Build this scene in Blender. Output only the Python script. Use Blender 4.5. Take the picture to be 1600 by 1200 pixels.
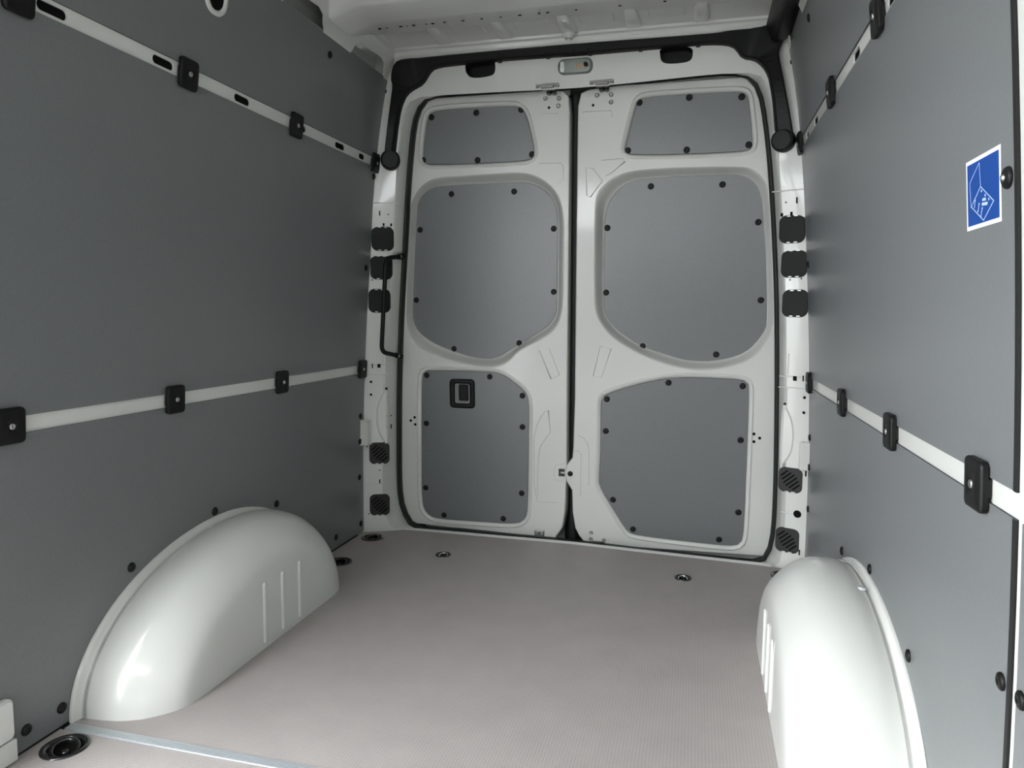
import bpy, bmesh, math, random
from mathutils import Vector, Matrix
from mathutils.geometry import delaunay_2d_cdt

# ------------------------------------------------------------------ clear
for o in list(bpy.data.objects):
    bpy.data.objects.remove(o)
SC = bpy.context.scene
COL = SC.collection

# ------------------------------------------------------------------ camera
cam_data = bpy.data.cameras.new('camera')
cam_data.sensor_width = 36.0
cam_data.lens = 1122.82 / 1600 * 36.0
cam_data.clip_start = 0.01
cam = bpy.data.objects.new('camera', cam_data)
COL.objects.link(cam)
yaw, pitch, roll = -.2493, -.0981, .0091
cy, sy, cp, sp = math.cos(yaw), math.sin(yaw), math.cos(pitch), math.sin(pitch)
F = Vector((sy*cp, cy*cp, sp)); R0 = Vector((cy, -sy, 0)); U0 = R0.cross(F)
R = R0*math.cos(roll) + U0*math.sin(roll); U = U0*math.cos(roll) - R0*math.sin(roll)
m = Matrix((R, U, -F)).transposed().to_4x4()
m.translation = Vector((.4869, -2.9802, .9713))
cam.matrix_world = m
SC.camera = cam

# ------------------------------------------------------------------ world and light
world = bpy.data.worlds.new('overcast_sky'); SC.world = world
world.use_nodes = True
bg = world.node_tree.nodes['Background']
bg.inputs['Color'].default_value = (.93, .97, 1.0, 1)
bg.inputs['Strength'].default_value = 1.0
SC.view_settings.view_transform = 'Standard'
SC.view_settings.look = 'None'
SC.view_settings.gamma = 1
SC.view_settings.use_curve_mapping = False
SC.view_settings.exposure = 3.65
DOOR_Y0, DOOR_Y1, DOOR_Z1 = -3.35, -1.99, 1.72      # the open sliding door in the left side
portal = bpy.data.lights.new('sliding_door_daylight', 'AREA')
portal.shape = 'RECTANGLE'; portal.size = DOOR_Y1-DOOR_Y0; portal.size_y = DOOR_Z1+.05
portal.cycles.is_portal = True
po = bpy.data.objects.new('sliding_door_daylight', portal); COL.objects.link(po)
po.matrix_world = Matrix(((0, 0, -1, -.99), (1, 0, 0, (DOOR_Y0+DOOR_Y1)/2), (0, -1, 0, DOOR_Z1/2), (0, 0, 0, 1)))

# ------------------------------------------------------------------ materials
def mat(name, col, rough=.4, metal=0, coat=0, spec=.5, bump=None, vary=None):
    m = bpy.data.materials.new(name); m.use_nodes = True
    nt = m.node_tree; b = nt.nodes['Principled BSDF']
    b.inputs['Base Color'].default_value = (*col, 1)
    b.inputs['Roughness'].default_value = rough
    b.inputs['Metallic'].default_value = metal
    b.inputs['Coat Weight'].default_value = coat
    b.inputs['Coat Roughness'].default_value = .08
    b.inputs['Specular IOR Level'].default_value = spec
    tc = nt.nodes.new('ShaderNodeTexCoord')
    if bump:
        n = nt.nodes.new('ShaderNodeTexNoise'); n.inputs['Scale'].default_value = bump[0]; n.inputs['Detail'].default_value = 3
        nt.links.new(tc.outputs['Object'], n.inputs['Vector'])
        bp = nt.nodes.new('ShaderNodeBump'); bp.inputs['Strength'].default_value = bump[1]; bp.inputs['Distance'].default_value = bump[2]
        nt.links.new(n.outputs['Fac'], bp.inputs['Height']); nt.links.new(bp.outputs['Normal'], b.inputs['Normal'])
    if vary:
        n = nt.nodes.new('ShaderNodeTexNoise'); n.inputs['Scale'].default_value = vary[0]; n.inputs['Detail'].default_value = 4
        nt.links.new(tc.outputs['Object'], n.inputs['Vector'])
        cr = nt.nodes.new('ShaderNodeValToRGB')
        cr.color_ramp.elements[0].position = .3; cr.color_ramp.elements[1].position = .7
        cr.color_ramp.elements[0].color = (*[c*(1-vary[1]) for c in col], 1)
        cr.color_ramp.elements[1].color = (*[c*(1+vary[1]) for c in col], 1)
        nt.links.new(n.outputs['Fac'], cr.inputs['Fac']); nt.links.new(cr.outputs['Color'], b.inputs['Base Color'])
    return m

WHITE = mat('white_body_paint', (.705, .71, .675), .28, coat=.5)
LINING = mat('grey_lining_board', (.164, .172, .175), .36, spec=.85, bump=(420, .12, .001), vary=(160, .045))
LINEDGE = mat('lining_board_edge', (.05, .05, .055), .8)
BLACK = mat('black_plastic', (.007, .007, .0068), .45, spec=.25)
CAPM = mat('dark_grey_plastic', (.013, .013, .012), .55, spec=.2)
DKSTEEL = mat('dull_zinc', (.30, .30, .29), .42, metal=1)
REFLECT = mat('lamp_reflector', (.22, .23, .22), .3, metal=.8)
VENTPLASTIC = mat('grey_vent_plastic', (.034, .033, .031), .5, spec=.25)
LAMPHOUSE = mat('lamp_grey_plastic', (.18, .19, .18), .3)
RUBBER = mat('black_rubber', (.008, .008, .008), .6)
VOID = mat('dark_cavity', (.006, .006, .006), .9, spec=.1)
STEEL = mat('zinc_steel', (.55, .55, .53), .38, metal=1)
CHROME = mat('polished_steel', (.8, .8, .8), .12, metal=1)
BLKSTEEL = mat('black_painted_steel', (.012, .012, .011), .16, coat=.6)
ALU = mat('aluminium', (.62, .65, .68), .38, metal=.55)
ALUW = mat('pale_painted_edge', (.75, .75, .73), .4)
BLUE = mat('blue_print', (.0, .055, .29), .4)
PAPER = mat('white_print', (.80, .80, .82), .45)
LINEW = mat('pale_blue_line', (.45, .58, .85), .45)
AMBER = mat('amber_reflector', (.55, .30, .12), .35, metal=.4)
GROUND = mat('grey_paving', (.34, .34, .33), .8, vary=(3, .1))

def floor_material():
    m = bpy.data.materials.new('floor_phenolic_board'); m.use_nodes = True
    nt = m.node_tree; b = nt.nodes['Principled BSDF']; L = nt.links.new
    b.inputs['Roughness'].default_value = .5
    tc = nt.nodes.new('ShaderNodeTexCoord')
    w1 = nt.nodes.new('ShaderNodeTexWave'); w1.bands_direction = 'Y'; w1.inputs['Scale'].default_value = 42; w1.inputs['Distortion'].default_value = .6
    w2 = nt.nodes.new('ShaderNodeTexWave'); w2.bands_direction = 'X'; w2.inputs['Scale'].default_value = 42; w2.inputs['Distortion'].default_value = .6
    for w in (w1, w2): L(tc.outputs['Object'], w.inputs['Vector'])
    mx = nt.nodes.new('ShaderNodeMath'); mx.operation = 'MULTIPLY'
    L(w1.outputs['Fac'], mx.inputs[0]); L(w2.outputs['Fac'], mx.inputs[1])
    n = nt.nodes.new('ShaderNodeTexNoise'); n.inputs['Scale'].default_value = 9; n.inputs['Detail'].default_value = 5
    L(tc.outputs['Object'], n.inputs['Vector'])
    ad = nt.nodes.new('ShaderNodeMath'); ad.operation = 'MULTIPLY_ADD'; ad.inputs[1].default_value = .55
    L(mx.outputs[0], ad.inputs[0]); ns = nt.nodes.new('ShaderNodeMath'); ns.operation = 'MULTIPLY_ADD'; ns.inputs[1].default_value = .45; ns.inputs[2].default_value = .25
    L(n.outputs['Fac'], ns.inputs[0]); L(ns.outputs[0], ad.inputs[2])
    cr = nt.nodes.new('ShaderNodeValToRGB')
    cr.color_ramp.elements[0].position = .3; cr.color_ramp.elements[1].position = .95
    cr.color_ramp.elements[0].color = (*[c*.86 for c in (.40, .365, .35)], 1); cr.color_ramp.elements[1].color = (*[c*1.16 for c in (.40, .365, .35)], 1)
    L(ad.outputs[0], cr.inputs['Fac']); L(cr.outputs['Color'], b.inputs['Base Color'])
    bp = nt.nodes.new('ShaderNodeBump'); bp.inputs['Strength'].default_value = .25; bp.inputs['Distance'].default_value = .001
    L(mx.outputs[0], bp.inputs['Height']); L(bp.outputs['Normal'], b.inputs['Normal'])
    return m
FLOORM = floor_material()

def glass_material():
    m = bpy.data.materials.new('lamp_lens'); m.use_nodes = True
    b = m.node_tree.nodes['Principled BSDF']
    b.inputs['Base Color'].default_value = (.93, .95, .93, 1)
    b.inputs['Transmission Weight'].default_value = 1
    b.inputs['Roughness'].default_value = .06
    b.inputs['IOR'].default_value = 1.3
    return m
LENS = glass_material()

# ------------------------------------------------------------------ traced outlines, metres
D = {
'pan_tl':[[-0.6463,1.8059],[-0.6141,1.8248],[-0.2783,1.823],[-0.2377,1.8106],[-0.2135,1.7766],[-0.1812,1.6386],[-0.1894,1.6084],[-0.2166,1.5993],[-0.6428,1.5985],[-0.6688,1.6128],[-0.6739,1.6421],[-0.6596,1.7414]],
'pan_tr':[[0.1957,1.661],[0.2248,1.7812],[0.2367,1.8106],[0.2614,1.8223],[0.4267,1.8227],[0.6166,1.8212],[0.6432,1.812],[0.6528,1.7911],[0.6738,1.644],[0.6725,1.6086],[0.6494,1.5996],[0.4337,1.5984],[0.2095,1.6051],[0.1915,1.6151],[0.1887,1.6306]],
'pan_ml':[[-0.7274,1.4316],[-0.7144,1.467],[-0.6895,1.4964],[-0.6561,1.5144],[-0.6113,1.5224],[-0.436,1.5259],[-0.26,1.5251],[-0.2098,1.5182],[-0.1654,1.4983],[-0.1296,1.4684],[-0.1075,1.431],[-0.0963,1.3754],[-0.0956,1.2159],[-0.0975,1.0127],[-0.103,0.966],[-0.1254,0.9299],[-0.1679,0.896],[-0.2979,0.815],[-0.348,0.7826],[-0.4013,0.7698],[-0.476,0.7738],[-0.5603,0.795],[-0.6575,0.8307],[-0.7245,0.8732],[-0.7544,0.9135],[-0.7623,0.9656],[-0.7562,1.0664],[-0.7456,1.2227]],
'lip_ml':[[-0.7379,1.4038],[-0.7214,1.4574],[-0.6815,1.5126],[-0.6163,1.5449],[-0.4868,1.5507],[-0.3599,1.5538],[-0.2439,1.5545],[-0.176,1.5392],[-0.1193,1.504],[-0.0789,1.4567],[-0.0599,1.3921],[-0.0541,1.3145],[-0.0557,1.1315],[-0.0578,1.0039],[-0.0739,0.9366],[-0.1206,0.879],[-0.2471,0.8079],[-0.2959,0.7595],[-0.3539,0.7355],[-0.4268,0.7335],[-0.5748,0.758],[-0.6888,0.7954],[-0.7395,0.8374],[-0.7624,0.8943],[-0.7654,0.9938],[-0.7525,1.2177]],
'pan_mr':[[0.1048,1.3135],[0.109,1.3914],[0.1319,1.4475],[0.1757,1.4947],[0.2402,1.5179],[0.3348,1.5233],[0.4354,1.5259],[0.6077,1.5244],[0.6638,1.5102],[0.7037,1.4746],[0.7232,1.4129],[0.7353,1.3067],[0.746,1.207],[0.7615,0.9536],[0.747,0.8967],[0.7003,0.836],[0.6492,0.806],[0.5743,0.7857],[0.4977,0.7811],[0.4327,0.7875],[0.3456,0.8124],[0.26,0.843],[0.1676,0.9037],[0.1235,0.9546],[0.1079,1.0004],[0.1046,1.1343]],
'lip_mr':[[0.0694,1.2091],[0.0721,1.4268],[0.0974,1.4815],[0.1535,1.5245],[0.2496,1.5456],[0.4355,1.5481],[0.6393,1.5424],[0.6942,1.5213],[0.7313,1.4748],[0.7472,1.3836],[0.7652,1.2017],[0.7812,1.0167],[0.7831,0.9291],[0.7598,0.8656],[0.7145,0.8009],[0.6475,0.7682],[0.549,0.7473],[0.4683,0.7476],[0.3706,0.766],[0.2657,0.8059],[0.1591,0.8676],[0.1104,0.9175],[0.0803,0.973],[0.0713,1.0523]],
'pan_bl':[[-0.7042,0.6788],[-0.6942,0.7081],[-0.6634,0.7148],[-0.3709,0.7146],[-0.3186,0.7021],[-0.2268,0.6374],[-0.2069,0.5986],[-0.2102,0.3811],[-0.2138,0.0877],[-0.2286,0.0507],[-0.2642,0.0268],[-0.4539,0.023],[-0.6493,0.019],[-0.6961,0.0399],[-0.7203,0.0844],[-0.713,0.3529]],
'pan_br':[[0.1084,0.3991],[0.1057,0.6024],[0.1161,0.6304],[0.2546,0.6816],[0.3974,0.7157],[0.5502,0.7178],[0.6748,0.7139],[0.6973,0.7042],[0.7033,0.6783],[0.7064,0.379],[0.7076,0.056],[0.6963,0.0215],[0.6662,0.0075],[0.4705,0.0121],[0.2548,0.0215],[0.2243,0.0391],[0.1647,0.1323],[0.1052,0.2284],[0.102,0.2625]],
'scr_tl':[[-0.6299,1.7957],[-0.4312,1.8025],[-0.239,1.8041],[-0.6721,1.6223],[-0.4283,1.6121],[-0.1935,1.6252]],
'scr_tr':[[0.6265,1.8004],[0.432,1.8101],[0.2411,1.8027],[0.6597,1.6233],[0.4284,1.6148],[0.1995,1.6227]],
'scr_ml':[[-0.5661,1.4863],[-0.2841,1.4882],[-0.716,1.3365],[-0.1116,1.3302],[-0.743,1.0262],[-0.1108,1.0644],[-0.5674,0.8095],[-0.2645,0.8413]],
'scr_mr':[[0.57,1.4881],[0.29,1.4901],[0.7118,1.3388],[0.1158,1.3284],[0.7354,1.0326],[0.1144,1.062],[0.5707,0.8097],[0.2712,0.838]],
'scr_bl':[[-0.6789,0.6909],[-0.3843,0.6927],[-0.2364,0.6142],[-0.6862,0.47],[-0.2369,0.4748],[-0.6972,0.1663],[-0.2417,0.1736],[-0.6109,0.0428],[-0.3283,0.0484]],
'scr_br':[[0.1312,0.6129],[0.3841,0.6917],[0.6768,0.6877],[0.1285,0.4752],[0.6781,0.4648],[0.1639,0.1738],[0.6821,0.1585],[0.2519,0.0488],[0.6096,0.0341]],
'opening':[[-0.5947,1.8733],[-0.5438,1.8765],[-0.3233,1.8738],[-0.0249,1.8693],[0.2072,1.8731],[0.5078,1.8831],[0.5892,1.8808],[0.6427,1.8669],[0.6808,1.8303],[0.7014,1.7788],[0.7188,1.6976],[0.742,1.5458],[0.7667,1.3204],[0.7878,1.078],[0.7986,0.9047],[0.8085,0.7029],[0.8188,0.4445],[0.8243,0.2326],[0.8235,0.0974],[0.8129,0.0089],[0.7876,-0.0349],[0.7557,-0.0492],[0.5512,-0.0469],[0.2857,-0.0411],[-0.0112,-0.0309],[-0.4001,-0.0272],[-0.7241,-0.028],[-0.7649,-0.0129],[-0.8014,0.0429],[-0.8206,0.1399],[-0.8184,0.3524],[-0.8071,0.649],[-0.7885,0.9369],[-0.7644,1.2161],[-0.7373,1.5134],[-0.7107,1.7178],[-0.6909,1.7997],[-0.652,1.8565]],
'door1_edge':[[-0.0624,1.861],[-0.044,1.8427],[-0.0384,1.781],[-0.04,1.2102],[-0.0421,0.6724],[-0.0425,0.2777],[-0.0486,0.1031],[-0.0611,0.0286],[-0.0926,-0.0216]],
'door2_edge':[[0.0386,1.8594],[0.0129,1.8489],[0.0017,1.8032],[-0.0008,1.3393],[-0.0016,0.6185],[-0.0068,0.3941],[-0.0106,0.3484],[-0.0343,0.3155],[-0.0411,0.2777],[-0.0338,0.2408],[-0.0109,0.2048],[-0.0074,0.1064],[0.0046,0.0342],[0.0219,0.0004],[0.0505,-0.0323]],
'trim':[[-0.7897,1.5988],[-0.7698,1.7514],[-0.7578,1.8271],[-0.746,1.9023],[-0.7571,1.9182],[-0.7483,1.9654],[-0.7284,1.9916],[-0.6727,1.9949],[-0.5599,1.9974],[-0.2466,2.0],[0.0061,2.0002],[0.295,1.9978],[0.4795,1.9962],[0.5471,1.9973],[0.5625,2.0015],[0.7093,2.0008],[0.7165,2.0352],[0.7857,2.0226],[0.7724,1.9867],[0.7567,1.9531],[0.7391,1.9106],[0.7496,1.8679],[0.7708,1.778],[0.8034,1.627],[0.8049,1.5934],[0.7474,1.6095],[0.7299,1.7383],[0.7211,1.7827],[0.7072,1.8446],[0.6777,1.8841],[0.6512,1.8999],[0.6178,1.9049],[0.6036,1.9256],[0.5848,1.9488],[0.5486,1.9581],[0.4807,1.9634],[0.2958,1.9621],[0.0801,1.9604],[-0.0937,1.9618],[-0.273,1.9633],[-0.4447,1.9615],[-0.5612,1.9577],[-0.5918,1.9453],[-0.6183,1.9008],[-0.6766,1.8749],[-0.7074,1.842],[-0.7292,1.763],[-0.756,1.5951]],
'discs':[[-0.7726,1.602],[0.7749,1.6057]],
'notch':[[[-0.4455,1.9751],[-0.3281,1.9761],[-0.3204,1.9613],[-0.321,1.9255],[-0.3372,1.9122],[-0.4202,1.9082],[-0.4439,1.9315],[-0.4461,1.9534]],[[0.3205,1.9669],[0.4394,1.9667],[0.4429,1.9287],[0.4319,1.9116],[0.3948,1.9076],[0.3479,1.9087],[0.3264,1.9193],[0.3211,1.9444]]],
'caps':[[-0.8201,1.2825],[-0.8303,1.1616],[-0.8407,1.0196],[0.82,1.2906],[0.8331,1.1645],[0.8431,1.0177]],
'vents':[[-0.8509,0.3504],[-0.8519,0.1174],[0.8568,0.3444],[0.8558,0.1069]],
'lamp':[[0.0006,1.9335]],
'dots':[[-0.8254,1.3871],[-0.7922,1.3835],[-0.8125,1.3409],[-0.7834,1.3404],[-0.8665,1.108],[-0.873,0.7381],[-0.8469,0.738],[-0.8799,0.6679],[-0.8808,0.6116],[-0.819,0.638],[-0.8206,0.5174],[-0.8013,0.5186],[-0.8212,0.4689],[-0.8018,0.4701],[-0.8994,0.3815],[-0.8498,0.274],[-0.8503,0.2234],[-0.8951,0.078]],
'dotsR':[[0.7933,1.3883],[0.8289,1.3924],[0.7818,1.3443],[0.8137,1.3465],[0.8218,1.105],[0.859,1.1092],[0.8546,0.7362],[0.8825,0.7381],[0.8901,0.666],[0.8251,0.6361],[0.8903,0.6089],[0.9074,0.3768],[0.8856,0.2164],[0.8988,0.068]],
'cluster':[[-0.7401,0.4961],[-0.7593,0.4804],[-0.738,0.4635],[0.7281,0.4939],[0.751,0.4778],[0.7295,0.4621]],
'hb1':[[-0.1353,1.8385],[-0.0799,1.8351],[-0.0817,1.8068],[-0.1202,1.8022]],
'hb2':[[0.0745,1.8367],[0.1303,1.837],[0.1307,1.8085],[0.0594,1.8011]],
'strk':[[-0.1088,1.8616],[0.1037,1.8608]],
'bh':[[-0.1594,-0.0067],[0.104,-0.0245]],
'bhd':[[0.0714,0.0189],[0.0717,-0.0098],[0.1278,-0.0106]],
'dhandle':[[-0.5763,0.6834],[-0.4451,0.6875],[-0.4471,0.544],[-0.5793,0.5384]],
'latch':[[-0.0567,0.2825],[-0.0228,0.2789]],
'handle_m':[[-0.7573,-0.06,1.2098],[-0.7691,-0.06,0.7814]],
'handle_b':[[-0.7854,-0.15,1.1978],[-0.8095,-0.15,0.8018]],
'sticker':[[-1.7967,1.1912],[-1.8005,1.1572],[-1.759,1.1686],[-1.7624,1.1332],[-1.8463,1.1306],[-1.8096,1.1086],[-1.7637,1.1338],[-1.7787,1.1408],[-1.7762,1.1312],[-1.7939,1.1337],[-1.7895,1.124],[-1.8055,1.126],[-1.8,1.1158],[-1.8069,1.1395],[-1.8185,1.1392],[-1.8191,1.135],[-1.8059,1.136],[-1.8047,1.1339],[-1.8251,1.1323],[-1.8238,1.1281],[-1.8037,1.1299],[-1.8034,1.1505],[-1.8167,1.1427],[-1.8298,1.1353]],
}

# ------------------------------------------------------------------ helpers
def obj(name, bm, material, parent=None, kind=None, label=None, mw=None):
    me = bpy.data.meshes.new(name)
    bmesh.ops.recalc_face_normals(bm, faces=bm.faces[:])
    bm.to_mesh(me); bm.free()
    for mm in (material if isinstance(material, (list, tuple)) else [material]):
        me.materials.append(mm)
    o = bpy.data.objects.new(name, me); COL.objects.link(o)
    if parent is not None: o.parent = parent
    if kind: o['kind'] = kind
    if label: o['label'] = label
    return o

def thing(name, label, cat, loc=(0, 0, 0), group=None):
    o = bpy.data.objects.new(name, None); COL.objects.link(o)
    o.empty_display_size = .05
    o.location = loc; o['label'] = label; o['category'] = cat
    if group: o['group'] = group
    return o

def child(o, parent):
    """parent o (built in world space) under an empty that sits at parent.location, keeping it where it is"""
    o.parent = parent
    o.location = Vector(o.location) - Vector(parent.location)
    return o

def dup(o, loc=None, parent=None):
    c = o.copy(); COL.objects.link(c)
    for ch in list(o.children):
        d = ch.copy(); COL.objects.link(d); d.parent = c
        for g in list(ch.children):
            e = g.copy(); COL.objects.link(e); e.parent = d
    if loc is not None: c.location = loc
    if parent is not None: c.parent = parent
    return c

def add_poly(bm, pts, smooth=False):
    vs = [bm.verts.new(p) for p in pts]
    f = bm.faces.new(vs); f.smooth = smooth
    return f

def loft(bm, rings, closed=True, cap0=False, cap1=False, smooth=True):
    V = [[bm.verts.new(p) for p in r] for r in rings]
    n = len(rings[0])
    for a, b in zip(V, V[1:]):
        for i in range(n if closed else n-1):
            j = (i+1) % n
            f = bm.faces.new((a[i], a[j], b[j], b[i])); f.smooth = smooth
    if cap0:
        r = [bm.verts.new(v.co) for v in V[0]]
        f = bm.faces.new(r); bmesh.ops.triangulate(bm, faces=[f])
    if cap1:
        r = [bm.verts.new(v.co) for v in V[-1]]
        f = bm.faces.new(r); bmesh.ops.triangulate(bm, faces=[f])
    return V

def box(bm, a, b, bev=0):
    x0, y0, z0 = a; x1, y1, z1 = b
    t = bmesh.new()
    bmesh.ops.create_cube(t, size=1)
    for v in t.verts:
        v.co = Vector(((x0+x1)/2+v.co.x*(x1-x0), (y0+y1)/2+v.co.y*(y1-y0), (z0+z1)/2+v.co.z*(z1-z0)))
    if bev: bmesh.ops.bevel(t, geom=t.edges[:], offset=bev, segments=2, affect='EDGES', profile=.5)
    vm = {v: bm.verts.new(v.co) for v in t.verts}
    for f in t.faces: bm.faces.new([vm[v] for v in f.verts])
    t.free()

def chaikin(p, n=2):
    p = [Vector(q) for q in p]
    for _ in range(n):
        q = []
        for i in range(len(p)):
            a, b = p[i], p[(i+1) % len(p)]
            q += [a*.75+b*.25, a*.25+b*.75]
        p = q
    return p

def resample(p, n):
    p = [Vector(q) for q in p]; L = [0]
    for i in range(len(p)): L.append(L[-1]+(p[(i+1) % len(p)]-p[i]).length)
    out = []; k = 0
    for i in range(n):
        s = L[-1]*i/n
        while L[k+1] < s: k += 1
        t = (s-L[k])/max(L[k+1]-L[k], 1e-9)
        out.append(p[k].lerp(p[(k+1) % len(p)], t))
    return out

def smooth_closed(p, n=96):
    """Catmull-Rom through the points, resampled"""
    p = [Vector(q) for q in p]; N = len(p); o = []
    for i in range(N):
        a, b, c, d = p[i-1], p[i], p[(i+1) % N], p[(i+2) % N]
        for k in range(8):
            t = k/8
            o.append(.5*((2*b)+(c-a)*t+(2*a-5*b+4*c-d)*t*t+(3*b-a-3*c+d)*t**3))
    return resample(o, n)

def area2(p): return sum(p[i].x*p[(i+1) % len(p)].y-p[(i+1) % len(p)].x*p[i].y for i in range(len(p)))

def offset(p, d):
    """positive d grows the polygon; d may be a function of the outward normal"""
    s = 1 if area2(p) > 0 else -1; N = len(p); out = []
    for i in range(N):
        t = (p[(i+1) % N]-p[i-1]); n = Vector((t.y, -t.x))*s
        if n.length > 0: n.normalize()
        out.append(p[i]+n*(d(n) if callable(d) else d))
    return out

def polar(p, n=96, c=None):
    c = c or sum(p, Vector((0, 0)))/len(p); out = []
    for k in range(n):
        a = 2*math.pi*k/n; d = Vector((math.cos(a), math.sin(a))); best = None
        for i in range(len(p)):
            u, v = p[i]-c, p[(i+1) % len(p)]-c; e = v-u
            den = d.x*e.y-d.y*e.x
            if abs(den) < 1e-12: continue
            t = (u.x*e.y-u.y*e.x)/den; s = (u.x*d.y-u.y*d.x)/den
            if t > 0 and -1e-9 <= s <= 1+1e-9: best = t if best is None else max(best, t)
        out.append(c+d*(best or 0))
    return out

def inside(q, poly):
    r = False; j = len(poly)-1
    for i in range(len(poly)):
        a, b = poly[i], poly[j]
        if (a[1] > q[1]) != (b[1] > q[1]) and q[0] < (b[0]-a[0])*(q[1]-a[1])/(b[1]-a[1])+a[0]: r = not r
        j = i
    return r

def cdt(outer, holes=(), segs=(), pts=()):
    """triangulated 2-D plate: outer loop, hole loops, extra constraint segments"""
    V = []; E = []
    for lp in [outer, *holes]:
        b = len(V); V += [Vector((q[0], q[1])) for q in lp]
        E += [(b+i, b+(i+1) % len(lp)) for i in range(len(lp))]
    for a, c in segs:
        b = len(V); V += [Vector(a), Vector(c)]; E.append((b, b+1))
    V += [Vector(q) for q in pts]
    vo, eo, fo, *_ = delaunay_2d_cdt(V, E, [], 0, 1e-6)
    F = []
    for f in fo:
        c = sum((vo[i] for i in f), Vector((0, 0)))/len(f)
        if inside(c, outer) and not any(inside(c, h) for h in holes): F.append(f)
    return vo, F

def plate(bm, outer, holes, fmap, bmap=None, segs=(), smooth=False, sides=True, smat=0):
    """front skin via fmap(u,v); optional back skin and edge walls via bmap"""
    vo, F = cdt(outer, holes, segs)
    used = {i for f in F for i in f}
    fv = {i: bm.verts.new(fmap(*vo[i])) for i in used}
    cnt = {}
    for f in F:
        bm.faces.new([fv[i] for i in f]).smooth = smooth
        for a, b in zip(f, list(f[1:])+[f[0]]): cnt[frozenset((a, b))] = cnt.get(frozenset((a, b)), 0)+1
    if bmap:
        bv = {i: bm.verts.new(bmap(*vo[i])) for i in used}
        for f in F: bm.faces.new([bv[i] for i in reversed(f)]).smooth = smooth
        for e, c in cnt.items():
            if c == 1:
                a, b = e
                q = [bm.verts.new(k.co) for k in (fv[a], fv[b], bv[b], bv[a])]
                bm.faces.new(q).material_index = smat

def tube(bm, pts, r, seg=10, closed=False, cap=True):
    pts = [Vector(p) for p in pts]; rings = []; N = len(pts); up = None
    for i, p in enumerate(pts):
        if closed: t = (pts[(i+1) % N]-pts[i-1]).normalized()
        else: t = (pts[min(i+1, N-1)]-pts[max(i-1, 0)]).normalized()
        if up is None:
            up = Vector((0, 0, 1)) if abs(t.z) < .9 else Vector((1, 0, 0))
        n = (up-t*up.dot(t)).normalized(); up = n; b = t.cross(n)
        rr = r[i] if isinstance(r, (list, tuple)) else r
        rings.append([p+(n*math.cos(2*math.pi*k/seg)+b*math.sin(2*math.pi*k/seg))*rr for k in range(seg)])
    if closed: rings.append(rings[0])
    loft(bm, rings, cap0=cap and not closed, cap1=cap and not closed)

def revolve(bm, prof, M, seg=20, smooth=True):
    """prof: list of (radius, height); axis = local z of matrix M"""
    rings = [[M @ Vector((max(r, 1e-5)*math.cos(2*math.pi*k/seg), max(r, 1e-5)*math.sin(2*math.pi*k/seg), h)) for k in range(seg)] for r, h in prof]
    loft(bm, rings, smooth=smooth, cap1=prof[-1][0] > 1e-4)

def frame_at(p, n, up=Vector((0, 0, 1))):
    n = Vector(n).normalized(); x = up.cross(n)
    if x.length < 1e-4: x = Vector((1, 0, 0))
    x.normalize(); y = n.cross(x)
    M = Matrix((x, y, n)).transposed().to_4x4(); M.translation = Vector(p)
    return M

def rrect(w, h, r, n=5):
    p = []
    for cx, cy_, a0 in ((w/2-r, h/2-r, 0), (-w/2+r, h/2-r, 90), (-w/2+r, -h/2+r, 180), (w/2-r, -h/2+r, 270)):
        for k in range(n+1):
            a = math.radians(a0+90*k/n); p.append(Vector((cx+r*math.cos(a), cy_+r*math.sin(a))))
    return p

def slab(bm, prof, M, depth, chamfer=.002, base=0):
    """rounded slab: 2-D outline extruded along local z of M, front edge chamfered"""
    P = lambda q, h: M @ Vector((q.x, q.y, h))
    loft(bm, [[P(q, base) for q in prof], [P(q, depth-chamfer) for q in prof]], smooth=False, cap0=True)
    loft(bm, [[P(q, depth-chamfer) for q in prof], [P(q, depth) for q in offset(prof, -chamfer)]], smooth=True, cap1=True)

# ------------------------------------------------------------------ reference surfaces of the van body
def W(z): return .917+.007*z-.0378*z*z-.12*max(0, z-1.6)**2
def y_door(z): return .038-.06*(z-.7)
def y_seal(z): return .016-.06*(z-.7)
def y_frame(x, z):
    t = min(max((abs(x)-(W(min(z, 1.93))-.135))/.135, 0), 1)
    y = -.06-.055*t
    if z > 1.2: y -= (z-1.2)*.085
    return max(y, -.135)
def wall_n(s, z):                                        # inward normal of a side wall
    dz = (W(z+.01)-W(z-.01))/.02
    return Vector((-s, 0, s*dz*s)).normalized()
NDOOR = Vector((0, -1, -.06)).normalized()
FRONT = -4.45                                            # front end of the cab

# ------------------------------------------------------------------ SETTING: ground, floor, walls, ceiling
bm = bmesh.new(); box(bm, (-40, -40, -.75), (40, 40, -.70)); obj('ground', bm, GROUND, kind='structure')

bm = bmesh.new(); box(bm, (-1.0, FRONT, -.06), (1.0, -.02, -.022)); floor = obj('floor', bm, CAPM, kind='structure')
edge = [(-.912, -.132), (-.80, -.078), (-.76, -.048), (-.70, -.042), (0, -.038), (.30, -.062), (.60, -.083), (.77, -.094), (.80, -.102), (.912, -.128)]
def arch_outline(s, grow=0):                              # plan of the wheel arch cut-out in the floor
    q = [(.570, .9145), (.545, .88), (.51, .80), (.45, .715), (.36, .70), (-.26, .70), (-.33, .72), (-.38, .78), (-.43, .86), (-.47, .9145)]
    return [(s*(x-grow), -1.1-y) for y, x in q]
rear = [Vector(p) for p in edge] + [Vector(p) for p in reversed(arch_outline(1))] + [Vector((.9145, -1.677)), Vector((-.9145, -1.677))] + [Vector(p) for p in arch_outline(-1)]
RINGS = [(-.838, -.195, .050), (.838, -.195, .050), (-.831, -.508, .050), (-.845, -1.757, .050), (-.47, -.32, .032), (.47, -.32, .032)]
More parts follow.
